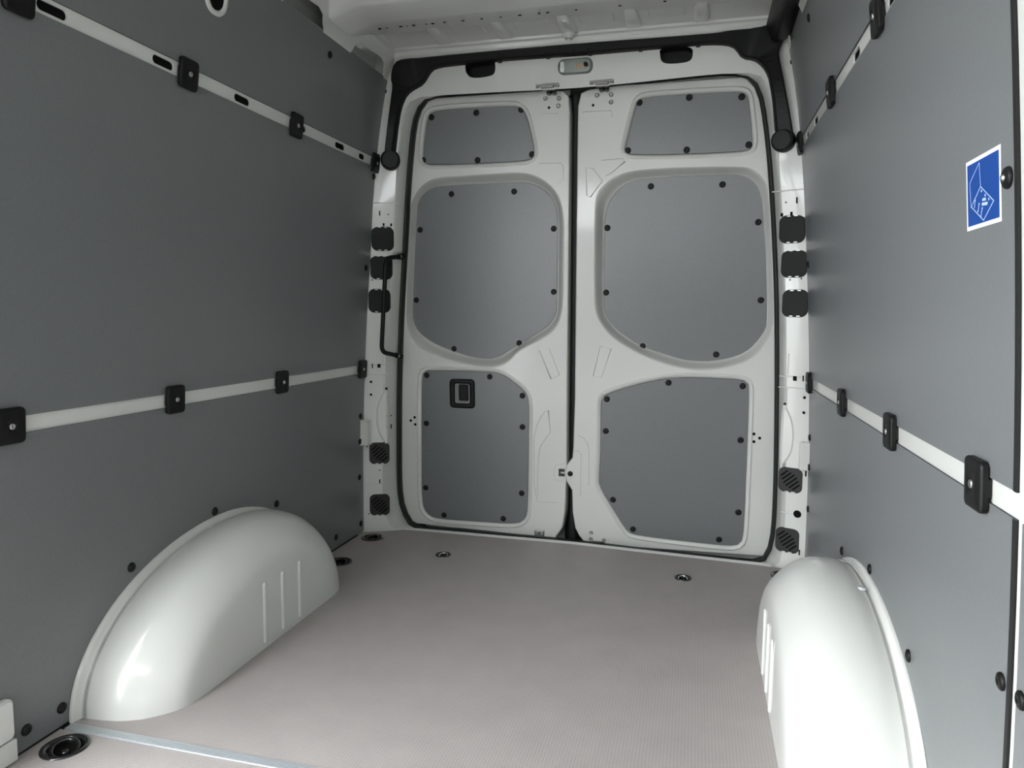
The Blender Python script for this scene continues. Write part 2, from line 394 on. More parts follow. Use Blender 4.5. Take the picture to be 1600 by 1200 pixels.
def circ(x, y, r, n=24): return [Vector((x+r*math.cos(2*math.pi*k/n), y+r*math.sin(2*math.pi*k/n))) for k in range(n)]
rh = [circ(x, y, r*.84) for x, y, r in RINGS if y > -1.6]; fh = [circ(x, y, r*.84) for x, y, r in RINGS if y < -1.6]
bm = bmesh.new(); plate(bm, rear, rh, lambda x, y: (x, y, 0), lambda x, y: (x, y, -.02)); obj('floor_board', bm, FLOORM, floor)
bm = bmesh.new(); plate(bm, [Vector(p) for p in ((-.9145, -1.703), (.9145, -1.703), (.9145, FRONT+.01), (-.9145, FRONT+.01))], fh, lambda x, y: (x, y, 0), lambda x, y: (x, y, -.02))
obj('floor_board', bm, FLOORM, floor)
bm = bmesh.new()
box(bm, (-.905, -1.7028, -.02), (.905, -1.6772, -.001))
for k in range(5): box(bm, (-.905, -1.701+k*.005, -.003), (.905, -1.698+k*.005, .0022))
obj('joint_strip', bm, ALU, floor, label='ribbed aluminium strip across the joint of the floor boards')
bm = bmesh.new()                                          # pale sill edging along the rear edge of the floor
def sill_ring(p): x, y = p; return [(x, y-.004, -.001), (x, y-.003, .001), (x, y+.010, .0045), (x, y+.016, .0048), (x, y+.019, .001), (x, y+.019, -.10)]
loft(bm, [sill_ring(p) for p in edge[1:-1]], closed=False, smooth=False)
obj('sill_strip', bm, ALUW, floor, label='pale sill edging along the rear edge of the floor')
bm = bmesh.new()                                          # black sealing lip at the foot of the door opening
tube(bm, [(-.80, .02, -.045), (0, .02, -.045), (.82, .02, -.058)], .02, 8)
obj('sill_rubber', bm, RUBBER, floor)

ZS = [-.06]+[k*.12 for k in range(0, 16)]+[1.92, 2.0, 2.09]
def skin(s, openings):
    bm = bmesh.new(); X = lambda z: s*(W(min(z, 2.0))+.07)
    outer = [Vector(p) for p in ((FRONT, -.06), (-.02, -.06), (-.02, 2.09), (FRONT, 2.09))]
    plate(bm, outer, openings, lambda y, z: (X(z), y, z), lambda y, z: (X(z)+s*.03, y, z), segs=[((FRONT, z), (-.02, z)) for z in ZS[1:-1]], smooth=False)
    return bm
door_hole = [Vector(p) for p in ((DOOR_Y0, 0), (DOOR_Y1, 0), (DOOR_Y1, DOOR_Z1), (DOOR_Y0, DOOR_Z1))]
cab_hole = [Vector(p) for p in ((-4.35, .5), (-3.5, .5), (-3.5, 1.62), (-4.35, 1.62))]                    # unseen cab window opening, added to light the right wall and rear doors
wallL = obj('wall_left', skin(-1, [door_hole, cab_hole]), WHITE, kind='structure')
wallR = obj('wall_right', skin(1, []), WHITE, kind='structure')
# unseen cab end, kept dark to cut bounce; windscreen opening shaped for the light
bm = bmesh.new()
plate(bm, [Vector(p) for p in ((-.97, -.06), (.97, -.06), (.97, 2.09), (-.97, 2.09))], [[Vector(p) for p in ((-.80, 1.32), (.80, 1.32), (.74, 1.72), (-.74, 1.72))]], lambda x, z: (x, FRONT, z), lambda x, z: (x, FRONT-.04, z))
obj('wall_front', bm, CAPM, kind='structure')

# steel rails between the lining boards, the upper one slotted
SLOTS = [-1.70, -1.376, -1.05, -.715, -.445, -.262]
def slot(yc, zc, w, h):
    return [Vector((yc+q.x, zc+q.y)) for q in rrect(w, h, h*.49, 4)]
for s, wall in ((-1, wallL), (1, wallR)):
    y0 = DOOR_Y1+.02 if s < 0 else FRONT+.02
    for z0, z1, hs in ((.688, .762, []), (1.555, 1.632, [slot(y, 1.592, .074 if y < -.8 or y == -.445 else .05, .021) for y in SLOTS])):
        bm = bmesh.new()
        outer = [Vector(p) for p in ((y0, z0), (-.118, z0), (-.118, z1), (y0, z1))]
        plate(bm, outer, hs, lambda y, z: (s*(W(z)+.004), y, z), lambda y, z: (s*(W(z)+.008), y, z), segs=[((y0, (z0+z1)/2), (-.118, (z0+z1)/2))])
        obj('rail', bm, WHITE, wall, label='white steel rail with oval slots' if hs else 'plain white steel rail')
        if hs:
            bm = bmesh.new()
            for y in SLOTS: box(bm, (s*(W(1.592)+.0095), y-.042, 1.577), (s*(W(1.592)+.0125), y+.042, 1.607))
            obj('slot_backing', bm, VOID, wall)
# white pillar strip showing in the gap between the right hand lining boards
bm = bmesh.new()
zz = [k*.1 for k in range(0, 20)]
loft(bm, [[(W(z)+.002, -1.99, z), (W(z)+.002, -1.925, z), (W(z)+.02, -1.925, z), (W(z)+.02, -1.99, z)] for z in zz], smooth=False)
obj('pillar_strip', bm, WHITE, wallR, label='white pillar showing in the gap between the lining boards')

# ceiling: roof skin with shallow stampings, cant rails, one roof bow and the lip over the rear header
RZ = 2.038
bm = bmesh.new(); box(bm, (-.97, FRONT-.04, RZ+.03), (.97, .06, RZ+.06)); ceil = obj('ceiling', bm, WHITE, kind='structure')
bm = bmesh.new()
plate(bm, [Vector(p) for p in ((-.745, FRONT), (.745, FRONT), (.745, -.10), (-.745, -.10))], [], lambda x, y: (x, y, RZ), lambda x, y: (x, y, RZ+.004))
obj('roof_sheet', bm, WHITE, ceil)
def bead(x, y0, y1, w0, w1, h):
    bm = bmesh.new(); rings = []
    for t, ww, hh in ((0, .7, 0), (.03, .95, .9), (.06, 1, 1), (.94, 1, 1), (.97, .95, .9), (1, .7, 0)):
        y = y0+(y1-y0)*t; w = (w0+(w1-w0)*t)*ww
        rings.append([(x+w*u, y, RZ+.001-h*hh*v) for u, v in ((-.5, 0), (-.42, .85), (-.34, 1), (.34, 1), (.42, .85), (.5, 0))])
    loft(bm, rings, closed=False); obj('bead', bm, WHITE, ceil)
for x in (-.51, -.262, -.015, .226, .47): bead(x, -.36, -.175, .044, .062, .013)
def pad(x, w, y0, y1):
    bm = bmesh.new(); p = [Vector(q) for q in rrect(w, y1-y0, .02, 3)]
    M = frame_at((x, (y0+y1)/2, RZ+.001), (0, 0, -1), Vector((0, 1, 0)))
    P = lambda q, h: M @ Vector((q.x, q.y, h))
    loft(bm, [[P(q, 0) for q in p], [P(q, .006) for q in offset(p, -.006)]], cap1=True); obj('roof_pad', bm, WHITE, ceil)
for x in (-.385, -.14, .10, .35): pad(x, .13, -.325, -.225)
bm = bmesh.new(); revolve(bm, [(.028, 0), (.026, .006), (.018, .009), (.015, .016), (.009, .018), (.008, .012), (0, .012)], frame_at((-.018, -.172, RZ-.01), (0, 0, -1), Vector((0, 1, 0)))); obj('roof_plug', bm, WHITE, ceil, label='round sealing plug in the roof above the lamp')
bm = bmesh.new()                                          # rounded lip between roof and rear header
prof = [(-.160, RZ), (-.1595, RZ-.008), (-.156, RZ-.010), (-.149, RZ-.0105), (-.145, RZ-.014), (-.142, 2.008), (-.138, 1.978)]
loft(bm, [[(x, y, z) for y, z in prof] for x in (-.745, -.3, .3, .745)], closed=False)
obj('header_lip', bm, WHITE, ceil)
for s in (-1, 1):                                         # raised border where the roof meets the side
    bm = bmesh.new()
    loft(bm, [[(s*.725, y, RZ-.0), (s*.728, y, RZ-.012), (s*.75, y, RZ-.018), (s*.765, y, RZ-.04)] for y in (FRONT, -.5, -.2)], closed=False)
    obj('roof_border', bm, WHITE, ceil)
def bow(yc):
    bm = bmesh.new()
    holes = []
    prof = [(.215, RZ), (.205, RZ-.006), (.045, RZ-.031), (.03, RZ-.036), (.012, RZ-.039), (-.12, RZ-.040), (-.135, RZ-.036), (-.145, RZ-.018), (-.17, RZ-.014), (-.17, RZ)]
    rings = []
    for x in (-.76, -.72, -.66, 0, .66, .72, .76):
        d = max(0, abs(x)-.66)
        rings.append([(x, yc+y, z-d*.35 if z < RZ-.015 else z) for y, z in prof])
    loft(bm, rings, closed=False); o = obj('roof_bow', bm, WHITE, ceil, label='white pressed steel cross member under the roof')
    bm = bmesh.new()
    random.seed(3)
    for x, r in ((-.69, .013), (-.655, .004), (-.60, .007), (-.575, .003), (-.55, .007), (-.50, .004), (-.475, .007), (-.43, .005), (-.36, .006), (-.29, .005), (-.22, .004), (-.15, .007), (-.08, .005), (-.05, .006), (.05, .005), (.2, .006), (.35, .006), (.5, .007)):
        revolve(bm, [(r, 0), (r*.95, .0012), (0, .0012)], frame_at((x, yc+.105, RZ-.0228), (0, .156, -1), Vector((0, 1, 0))), 10)
    obj('bow_holes', bm, VOID, ceil, kind='stuff')
bow(-.52)
# cant rails with the cut-outs over the lining
for s in (-1, 1):
    bm = bmesh.new()
    X = lambda z: s*(.777-(z-1.925)*.36)
    outer = [Vector(p) for p in ((FRONT, 1.90), (-.13, 1.90), (-.13, 2.055), (FRONT, 2.055))]
    def cut(y0, y1): return [Vector(q) for q in ((y0, 1.905), (y0+.025, 1.955), (y0+.05, 1.968), (y1-.06, 1.978), (y1-.025, 1.966), (y1-.015, 1.945), (y1, 1.932), (y1, 1.905))]
    cuts = [cut(-.47, -.175), cut(-.92, -.665), cut(-1.5, -1.2)]
    plate(bm, outer, cuts, lambda y, z: (X(z), y, z), lambda y, z: (X(z)+s*.003, y, z))
    obj('cant_rail', bm, WHITE, ceil, label='white roof side rail with cut-outs')
bm = bmesh.new()                                          # tab with a hole beside the left cut-out
slab(bm, rrect(.03, .055, .012), frame_at((-.772, -.165, 1.955), (1, 0, -.36)), .003, .001); o = obj('tab', bm, WHITE, ceil)
bm = bmesh.new(); revolve(bm, [(.006, 0), (.006, .0045), (0, .0045)], frame_at((-.772, -.165, 1.955), (1, 0, -.36)), 10); obj('tab_hole', bm, VOID, ceil)

# rear frame: pillars and header in one pressing round the door opening
OPEN = smooth_closed(D['opening'], 160)
OPEN = polar(OPEN, 160, Vector((0, .9)))
HOLE = offset(OPEN, lambda n: .020-.043*max(n.y, 0)**3 if n.y > -.5 else .004)
outer = [Vector((W(z)+.080, z)) for z in (-.09, 0, .3, .6, .9, 1.2, 1.4, 1.6, 1.75, 1.9)]
outer += [Vector((.86, 2.0)), Vector((.86, 2.06)), Vector((-.86, 2.06)), Vector((-.86, 2.0))]
outer += [Vector((-(W(z)+.080), z)) for z in (1.9, 1.75, 1.6, 1.4, 1.2, .9, .6, .3, 0, -.09)]
segs = []
for s in (-1, 1):
    for z0, z1 in ((-.09, .3), (.3, .6), (.6, .9), (.9, 1.2), (1.2, 1.4), (1.4, 1.6), (1.6, 1.75), (1.75, 1.9)):
        for dx in (.135, 0): segs.append(((s*(W(z0)-dx), z0), (s*(W(z1)-dx), z1)))
for z in (.0, .3, .6, .9, 1.2, 1.4, 1.6, 1.75, 1.9): segs.append(((-.99, z), (-.6, z))); segs.append(((.6, z), (.99, z)))
pockets = [chaikin(p, 2) for p in D['notch']]
bm = bmesh.new()
plate(bm, outer, [HOLE]+pockets, lambda x, z: (x, y_frame(x, z), z), segs=segs, smooth=True)
rings = []
for k in range(9):
    t = k/8; g = t*t*(3-2*t)
    rings.append([Vector((h.x+(o.x-h.x)*t, y_frame(h.x, h.y)*(1-g)+(y_seal(o.y)+.004)*g, h.y+(o.y-h.y)*t)) for h, o in zip(HOLE, OPEN)])
loft(bm, rings)
back = obj('wall_back', bm, WHITE, kind='structure')
bm = bmesh.new()                                          # closing ring behind the seal, added to block light leaks
J = offset(OPEN, .034); loft(bm, [[Vector((q.x, y_seal(q.y)-.02, q.y)) for q in offset(OPEN, .030)]]+[[Vector((q.x, y_seal(q.y)+d, q.y)) for q in J] for d in (.0, .10, .19)], smooth=False)
obj('jamb_light_block', bm, RUBBER, back)
for p in pockets:                                         # open black pockets in the header
    bm = bmesh.new(); P = lambda q, d: (q.x, y_frame(q.x, q.y)+d, q.y)
    loft(bm, [[P(q, 0) for q in p], [P(q, .05) for q in p]], cap1=True, smooth=False)
    obj('header_pocket', bm, BLACK, back, label='open black pocket in the white header')
# door seal: black rubber tube along the opening
bm = bmesh.new()
S1 = offset(OPEN, -.001)
prof = [(.004, .004), (.001, -.010), (-.005, -.015), (-.011, -.011), (-.014, .0), (-.012, .024), (.004, .026)]
rings = []
for d, dy in prof:
    rg = offset(OPEN, (lambda n, d=d: d if d > 0 else d*(1-.9*max(n.y, 0)**2))); rings.append([Vector((q.x, y_seal(q.y)+dy, q.y)) for q in rg])
rings.append(rings[0])
loft(bm, rings); obj('door_seal', bm, RUBBER, back, label='black rubber seal round the door opening')
# small drilled holes in the pillars
bm = bmesh.new()
small = {1: .003, 4: .003, 9: .003, 10: .003, 11: .003, 12: .003}
def drill(p, w, h, r):
    x, z = p; M = frame_at((x, y_frame(x, z)-.0020, z), Vector((-.40*(1 if x > 0 else -1), -1, -.06)))
    q = rrect(w, h, r, 3); loft(bm, [[M @ Vector((a.x, a.y, 0)) for a in q], [M @ Vector((a.x*.96, a.y*.96, .0012)) for a in q]], cap1=True, smooth=False)
for i, p in enumerate(D['dots']):
    if i in (0, 5, 13, 16): drill(p, .005, .020, .001)
    elif i == 6: drill(p, .014, .017, .002)
    elif i in (2, 3): drill(p, .008, .012, .001)
    elif i in (7, 8, 9): drill(p, .011, .011, .005)
    else: drill(p, .006, .006, .003)
for i, p in enumerate(D['dotsR']):
    if i in (1, 7, 11, 13): drill(p, .005, .022, .001)
    elif i == 6: drill(p, .014, .018, .002)
    elif i in (2, 3): drill(p, .009, .013, .001)
    elif i in (8, 9, 10): drill(p, .011, .011, .005)
    elif i == 12: drill(p, .030, .030, .0149)
    else: drill(p, .006, .006, .003)
obj('drill_holes', bm, VOID, back, kind='stuff')
# pressed seams across the pillars
bm = bmesh.new()
def seam(s, z, x0, x1, dz=0):
    pts = [Vector((s*(x0+(x1-x0)*t), y_frame(x0+(x1-x0)*t, z+dz*t)-.0005, z+dz*t)) for t in (0, .33, .66, 1)]
    tube(bm, pts, .0022, 6)
for s in (-1, 1):
    seam(s, .742, .80, .895); seam(s, .215, .83, .91); seam(s, 1.43, .745, .85); seam(s, .70, .80, .895)
    for z0, z1, x in ((.5, .695, .83), (.75, .83, .83)):
        tube(bm, [Vector((s*x, y_frame(x, z)-.0005, z)) for z in (z0, (z0+z1)/2, z1)], .002, 6)
obj('pressed_seam', bm, WHITE, back)
for s in (-1, 1):                                         # stamped hinge reinforcement on each pillar
    bm = bmesh.new()
    q = [Vector((s*x, z)) for x, z in ((.815, .64), (.83, .63), (.858, .57), (.864, .50), (.855, .44), (.83, .40), (.815, .38))]
    n = len(q); P = lambda v, d: Vector((v.x, y_frame(v.x, v.y)-d, v.y))
    qq = chaikin(q, 2)
    loft(bm, [[P(v, .0) for v in qq], [P(v, .005) for v in offset(qq, -.007)]], cap1=True); obj('hinge_stamping', bm, WHITE, back)
    bm = bmesh.new()                                      # white bracket behind the pillar edge
    box(bm, (s*.880, -.150, .395), (s*.914, -.112, .50), .003); obj('pillar_bracket', bm, WHITE, back)

# ------------------------------------------------------------------ SETTING: the two rear doors
def P_door(x, z, d=0): return Vector((x, y_door(z)+d, z))
def S(k): return k*k*(3-2*k)
screw_bm = bmesh.new()
revolve(screw_bm, [(.0128, -.001), (.0128, .0015), (.0118, .0034), (.0085, .005), (.0045, .0056), (.0030, .0046), (0, .0046)], Matrix(), 14)
SCREW = bpy.data.meshes.new('screw_cap'); screw_bm.to_mesh(SCREW); screw_bm.free(); SCREW.materials.append(BLACK)
def screw(p, n, parent, scale=1, world=True):
    o = bpy.data.objects.new('screw_cap', SCREW); COL.objects.link(o)
    M = frame_at(p, n) @ Matrix.Scale(scale, 4)
    o.matrix_world = M
    o.parent = parent
    return o

def make_door(name, poly, panels, side):
    """panels: list of (outline, lip outline or None, depth, screws, label)"""
    holes = []; lips = []
    for pan, lip, depth, scr, lab in panels:
        if lip: A = polar(smooth_closed(lip, 160), 112); c = sum(A, Vector((0, 0)))/len(A); B = polar(smooth_closed(pan, 200), 112, c)
        else:
            P0 = chaikin(pan, 2); c = sum(P0, Vector((0, 0)))/len(P0); B = polar(P0, 112, c); A = polar(offset(resample(P0, 140), .020), 112, c)
        holes.append(A); lips.append((A, B, depth))
    bm = bmesh.new()
    plate(bm, poly, holes, lambda x, z: P_door(x, z), sides=False)
    # returned rim
    loft(bm, [[P_door(q.x, q.y) for q in poly], [P_door(q.x, q.y, .006) for q in offset(poly, .004)], [P_door(q.x, q.y, .07) for q in offset(poly, .006)]], smooth=False)
    for (A, B, depth), (pan, lip, dd, scr, lab) in zip(lips, panels):
        rings = []
        if depth > .03:
            for k in range(11):
                t = k/10; rings.append([P_door(a.x+(b.x-a.x)*t, a.y+(b.y-a.y)*t, depth*S(t)) for a, b in zip(A, B)])
            rings.append([P_door(b.x, b.y, depth+.012) for b in B])
        else:                                             # small raised bead round a nearly flush board
            for k in range(11):
                t = k/10; d = -.005*math.sin(math.pi*min(t/.75, 1))**2 if t < .75 else depth*S((t-.75)/.25)
                rings.append([P_door(a.x+(b.x-a.x)*t, a.y+(b.y-a.y)*t, d) for a, b in zip(A, B)])
            rings.append([P_door(b.x, b.y, depth+.012) for b in B])
        loft(bm, rings)
    door = obj(name, bm, WHITE, kind='structure')
    for (A, B, depth), (pan, lip, dd, scr, lab) in zip(lips, panels):
        bm = bmesh.new()
        Bo = offset(B, -.0012)
        d0 = depth-.001
        loft(bm, [[P_door(q.x, q.y, d0+.008) for q in Bo], [P_door(q.x, q.y, d0) for q in Bo]], cap1=True, cap0=True, smooth=False)
        p = obj('door_panel', bm, LINING, door, label=lab)
        for q in scr: screw(P_door(q[0], q[1], d0), NDOOR, p)
    return door

# outlines: the seam edge as traced, the rest runs under the seal
def big(lim, sgn):
    g = offset(OPEN, .016); return [q for q in g if sgn*(q.x-lim) > 0 and True]
e1 = [Vector(p) for p in D['door1_edge']]; e2 = [Vector(p) for p in D['door2_edge']]
def order(pts, c, start):
    return sorted(pts, key=lambda q: (math.atan2(q.y-c.y, q.x-c.x)-start) % (2*math.pi))
ztop = 1.868
L_rest = [q for q in offset(OPEN, .016) if q.x < -.10]
L_rest = order(L_rest, Vector((-.2, .9)), math.radians(60))
for q in L_rest:
    if q.y > ztop: q.y = ztop
    zb = -.006-.02*(q.x+.75)
    if q.y < zb: q.y = zb
poly1 = e1[::-1]+L_rest
R_rest = order([q for q in offset(OPEN, .016) if q.x > .12], Vector((.3, .9)), math.radians(-120))
for q in R_rest:
    if q.y > ztop: q.y = ztop
    zb = -.032+.02*(q.x-.12)
    if q.y < zb: q.y = zb
poly2 = e2+R_rest
door1 = make_door('door_1', poly1, [
    (D['pan_tl'], None, .010, D['scr_tl'], 'small dark trapezoid board at the top of the left door'),
    (D['pan_ml'], D['lip_ml'], .065, D['scr_ml'], 'large rounded dark board sunk in the left door'),
    (D['pan_bl'], None, .006, D['scr_bl'], 'lower grey board of the left door with the black handle')], -1)
door2 = make_door('door_2', poly2, [
    (D['pan_tr'], None, .010, D['scr_tr'], 'small grey trapezoid board at the top of the right door'),
    (D['pan_mr'], D['lip_mr'], .065, D['scr_mr'], 'large rounded grey board sunk in the right door'),
    (D['pan_br'], None, .006, D['scr_br'], 'lower grey board of the right door with cut corners')], 1)
# unseen outer skins of the doors, added to stop light leaking at the seam
for dr, x0, x1 in ((door1, -.87, -.012), (door2, -.006, .87)):
    bm = bmesh.new(); loft(bm, [[(x0, y_door(z)+.13, z), (x1, y_door(z)+.13, z), (x1, y_door(z)+.15, z), (x0, y_door(z)+.15, z)] for z in (-.12, 1.0, 2.0)], cap0=True, cap1=True, smooth=False)
    obj('outer_skin', bm, WHITE, dr)
bm = bmesh.new()                                          # strip closing the gap between the outer skins
loft(bm, [[(-.05, y_door(z)+.10, z), (.05, y_door(z)+.10, z), (.05, y_door(z)+.129, z), (-.05, y_door(z)+.129, z)] for z in (-.12, 1.0, 2.0)], smooth=False)
obj('gap_strip', bm, RUBBER, door2)
# black centre seal in the gap
bm = bmesh.new()
prof = [(-.060, .085), (-.040, .060), (-.030, .052), (-.012, .052), (-.004, .058), (.01, .085)]
loft(bm, [[P_door(x, z, d) for x, d in prof] for z in (-.05, .3, .6, .9, 1.2, 1.5, 1.865)], closed=False)
obj('centre_seal', bm, RUBBER, door1, label='black rubber seal in the gap between the doors')
# stamped outlines in the sheet metal: closed low ridges
def ridge(pts, parent, r=.0022, closed=True, d=0):
    bm = bmesh.new()
    tube(bm, [P_door(x, z, d) for x, z in pts], r, 6, closed=closed); obj('stamped_ridge', bm, WHITE, parent)
ridge([[0.0326, 1.5635], [0.0607, 1.558], [0.1003, 1.5077], [0.0522, 1.4451], [0.0377, 1.4518]], door2, closed=True)
ridge([[0.0959, 1.5889], [0.1791, 1.5916], [0.1895, 1.5788], [0.1353, 1.5376], [0.1129, 1.5273]], door2, closed=False)
ridge([[-0.1611, 1.587], [-0.0709, 1.5846], [-0.0595, 1.5703], [-0.0592, 1.5197], [-0.0804, 1.5014]], door1, closed=False)
ridge([[-0.1596, 0.8126], [-0.1177, 0.8217], [-0.0728, 0.7101], [-0.109, 0.6924]], door1, closed=True)
ridge([[0.1008, 0.8371], [0.1464, 0.8273], [0.108, 0.7047], [0.0727, 0.7118]], door2, closed=True)
ridge([[-0.171, 0.1435], [-0.1843, 0.21], [-0.1865, 0.3262], [-0.1841, 0.43], [-0.1738, 0.4819], [-0.1538, 0.5226], [-0.1368, 0.5471], [-0.1199, 0.5551], [-0.1112, 0.4566], [-0.1225, 0.4446], [-0.1538, 0.3973], [-0.1635, 0.3565], [-0.1681, 0.2694], [-0.1693, 0.1642]], door1, closed=False)
ridge([[-0.171, 0.1435], [-0.1161, 0.1435], [-0.0702, 0.1435]], door1, closed=False)
ridge([[-0.0512, 0.3202], [-0.088, 0.315], [-0.0947, 0.28], [-0.0906, 0.2456], [-0.0593, 0.2419]], door1, closed=False)
ridge([[0.0067, 0.4513], [0.0345, 0.4404], [0.0514, 0.4143], [0.0584, 0.3808], [0.06, 0.2329]], door2, closed=False)
ridge([[-0.0039, 0.38], [0.0157, 0.3812], [0.0241, 0.3703], [0.023, 0.1842], [0.0005, 0.1785]], door2, closed=False)
ridge([[-0.1545, 1.7721], [-0.1412, 1.7819], [-0.0817, 1.7798]], door1, closed=False)
ridge([[0.0162, 1.7779], [0.1315, 1.7774], [0.137, 1.7528]], door2, closed=False)
# hinge bolts, strikers, foot brackets, latch
bolt_bm = bmesh.new(); revolve(bolt_bm, [(.0105, 0), (.0105, .003), (.0075, .0032), (.007, .0075), (.005, .008), (.004, .006), (0, .006)], Matrix(), 14)
BOLT = bpy.data.meshes.new('bolt'); bolt_bm.to_mesh(BOLT); bolt_bm.free(); BOLT.materials.append(STEEL)
def bolt(p, n, parent, scale=1, material=None):
    o = bpy.data.objects.new('bolt', BOLT); COL.objects.link(o); o.matrix_world = frame_at(p, n) @ Matrix.Scale(scale, 4); o.parent = parent; return o
for door, key, bk in ((door1, 'hb1', 0), (door2, 'hb2', 1)):
    for q in D[key][:3]: bolt(P_door(q[0], q[1], -.0005), NDOOR, door, .85)
    q = D[key][3]; bm = bmesh.new(); M = frame_at(P_door(q[0], q[1], -.0006), NDOOR)
    revolve(bm, [(.0055, 0), (.0055, .001), (0, .001)], M, 10, False); obj('bolt_hole', bm, VOID, door)
    q = D['strk'][bk]; bm = bmesh.new(); x, z = q
    for dx in (-.010, .010): box(bm, (x+dx-.009, y_door(z)-.02, z-.014), (x+dx+.009, y_door(z)+.004, z+.014), .004)
    obj('striker', bm, BLKSTEEL, door, label='black striker at the top of the door')
    bm = bmesh.new()
    box(bm, (x-.046, -.128, z-.003), (x+.046, -.085, z+.004), .002); box(bm, (x-.026, -.130, z-.010), (x+.026, -.085, z-.002), .003)
    for dx in (-.040, .040): revolve(bm, [(.008, 0), (.008, .006), (0, .006)], frame_at((x+dx, -.112, z-.002), (0, -.3, -1), Vector((0, 1, 0))), 10)
    obj('striker_plate', bm, DKSTEEL, back, label='zinc plated striker plate under the header')
for i, q in enumerate(D['cluster']):
    bm = bmesh.new(); revolve(bm, [(.0062, 0), (.0062, .001), (0, .001)], frame_at(P_door(q[0], q[1], -.0005), NDOOR), 10, False); obj('bolt_hole', bm, VOID, door1 if i < 3 else door2)
q = D['bh'][0]; bm = bmesh.new(); x, z = q; y = y_door(z)
box(bm, (x-.022, y-.010, z-.018), (x+.022, y+.002, z+.018), .003); box(bm, (x-.004, y-.016, z-.012), (x+.004, y-.008, z+.014), .002)
o = obj('foot_latch', bm, DKSTEEL, door1, label='zinc plated latch at the foot of the left door')
for dx in (-.013, .013): bolt((x+dx, y-.010, z+.006), NDOOR, o, .5)
q = D['bh'][1]; bm = bmesh.new(); x, z = q; y = y_door(z)
box(bm, (x-.026, y-.012, z-.014), (x+.026, y+.002, z+.008), .003); obj('foot_latch', bm, BLKSTEEL, door2, label='black latch at the foot of the right door')
for q in D['bhd']: bolt(P_door(q[0], q[1], -.0005), NDOOR, door2, .8)
q = D['latch'][0]; bm = bmesh.new(); x, z = q; y = y_door(z)
for dz in (-.010, .010): box(bm, (x-.016, y-.010, z+dz-.006), (x+.010, y+.002, z+dz+.006), .002)
box(bm, (x-.016, y-.006, z-.014), (x-.008, y+.002, z+.014), .002)
obj('lock_claw', bm, BLKSTEEL, door1, label='black lock claw beside the door gap')
q = D['latch'][1]; bm = bmesh.new(); revolve(bm, [(.0115, 0), (.0115, .003), (.009, .005), (0, .005)], frame_at(P_door(q[0], q[1], -.0005), NDOOR), 16); obj('lock_plug', bm, BLACK, door2)
# inside door handle of the left door: bezel > pull, recess
h = D['dhandle']; hc = Vector((sum(p[0] for p in h)/4, sum(p[1] for p in h)/4)); hw = .118; hh = .132
M = frame_at(P_door(hc.x, hc.y, .005), NDOOR)
bm = bmesh.new(); o_ = rrect(hw, hh, .018); i_ = rrect(hw*.62, hh*.70, .010)
PP = lambda q, d: M @ Vector((q.x, q.y, d))
loft(bm, [[PP(q, 0) for q in o_], [PP(q, .007) for q in offset(o_, -.002)], [PP(q, .010) for q in offset(o_, -.007)], [PP(q, .010) for q in offset(i_, .004)], [PP(q, .007) for q in i_], [PP(q, -.02) for q in offset(i_, -.006)]], cap1=True)
hd = obj('door_handle', bm, BLACK, door1, label='black recessed pull handle on the lower board of the left door')
bm = bmesh.new(); M2 = frame_at(P_door(hc.x-.004*0+.006, hc.y+.004, .005), NDOOR); slab(bm, rrect(.046, .074, .008), M2, .003, .003, -.018); obj('pull', bm, BLACK, hd)
# ------------------------------------------------------------------ THINGS: wheel arches
ARCH = [(.9165, .577, .481, .348), (.909, .577, .481, .348), (.9065, .572, .476, .344), (.9045, .562, .468, .336), (.900, .555, .463, .331), (.892, .552, .461, .334),
        (.875, .551, .459, .342), (.85, .549, .455, .347), (.815, .543, .443, .345), (.79, .535, .43, .340), (.765, .523, .413, .328), (.745, .508, .398, .313),
        (.727, .490, .382, .294), (.712, .472, .364, .275), (.701, .453, .345, .255), (.695, .434, .322, .236), (.692, .412, .300, .214), (.6907, .385, .272, .186), (.6902, .35, .24, .155)]
def wheel_arch(s, label):
    t = thing('wheel_arch', label, 'wheel arch', (s*.80, -1.1, 0), 'wheel arches')
    def pt(x, af, ar, h, th):
        c, q = math.cos(th), math.sin(th)
        return Vector((s*x, -1.1+(ar*c if c > 0 else af*c), h*q))
    N = 48
    bm = bmesh.new()
    rings = [[pt(x, af, ar, h, math.pi*k/N) for k in range(N+1)] for x, af, ar, h in ARCH[4:]]
    V = loft(bm, rings, closed=False)
    f = bm.faces.new([bm.verts.new(v.co) for v in V[-1]]); bmesh.ops.triangulate(bm, faces=[f])
    o = obj('arch_shell', bm, WHITE); child(o, t)
    bm = bmesh.new(); rings = [[pt(x, af, ar, h, math.pi*k/N) for k in range(N+1)] for x, af, ar, h in ARCH[:6]]
    loft(bm, rings, closed=False); child(obj('flange', bm, WHITE), t)
    for y in (-1.217, -1.124, -1.029):
        bm = bmesh.new(); M = frame_at((s*.6905, y, .105), (-s, 0, 0))
        q = rrect(.022, .185, .0105, 4)
        loft(bm, [[M @ Vector((v.x*k, v.y*(1-(1-k)*.1), h)) for v in q] for k, h in ((1, 0), (.85, .003), (.55, .0048))], cap1=True)
        child(obj('rib', bm, WHITE), t)
    for y in (-1.19, -.955):
        a = (y+1.1)/(.455 if y > -1.1 else .55); z = .338*math.sqrt(1-a*a)
        bm = bmesh.new(); revolve(bm, [(.011, 0), (.0105, .002), (0, .0028)], frame_at((s*.884, y, z+.0005), (s*.08, .35*a, 1), Vector((0, 1, 0))), 14)
        child(obj('sealing_plug', bm, PAPER), t)
    return t
wheel_arch(-1, 'glossy white wheel arch box against the dark left wall')
wheel_arch(1, 'glossy white wheel arch box against the light right wall')

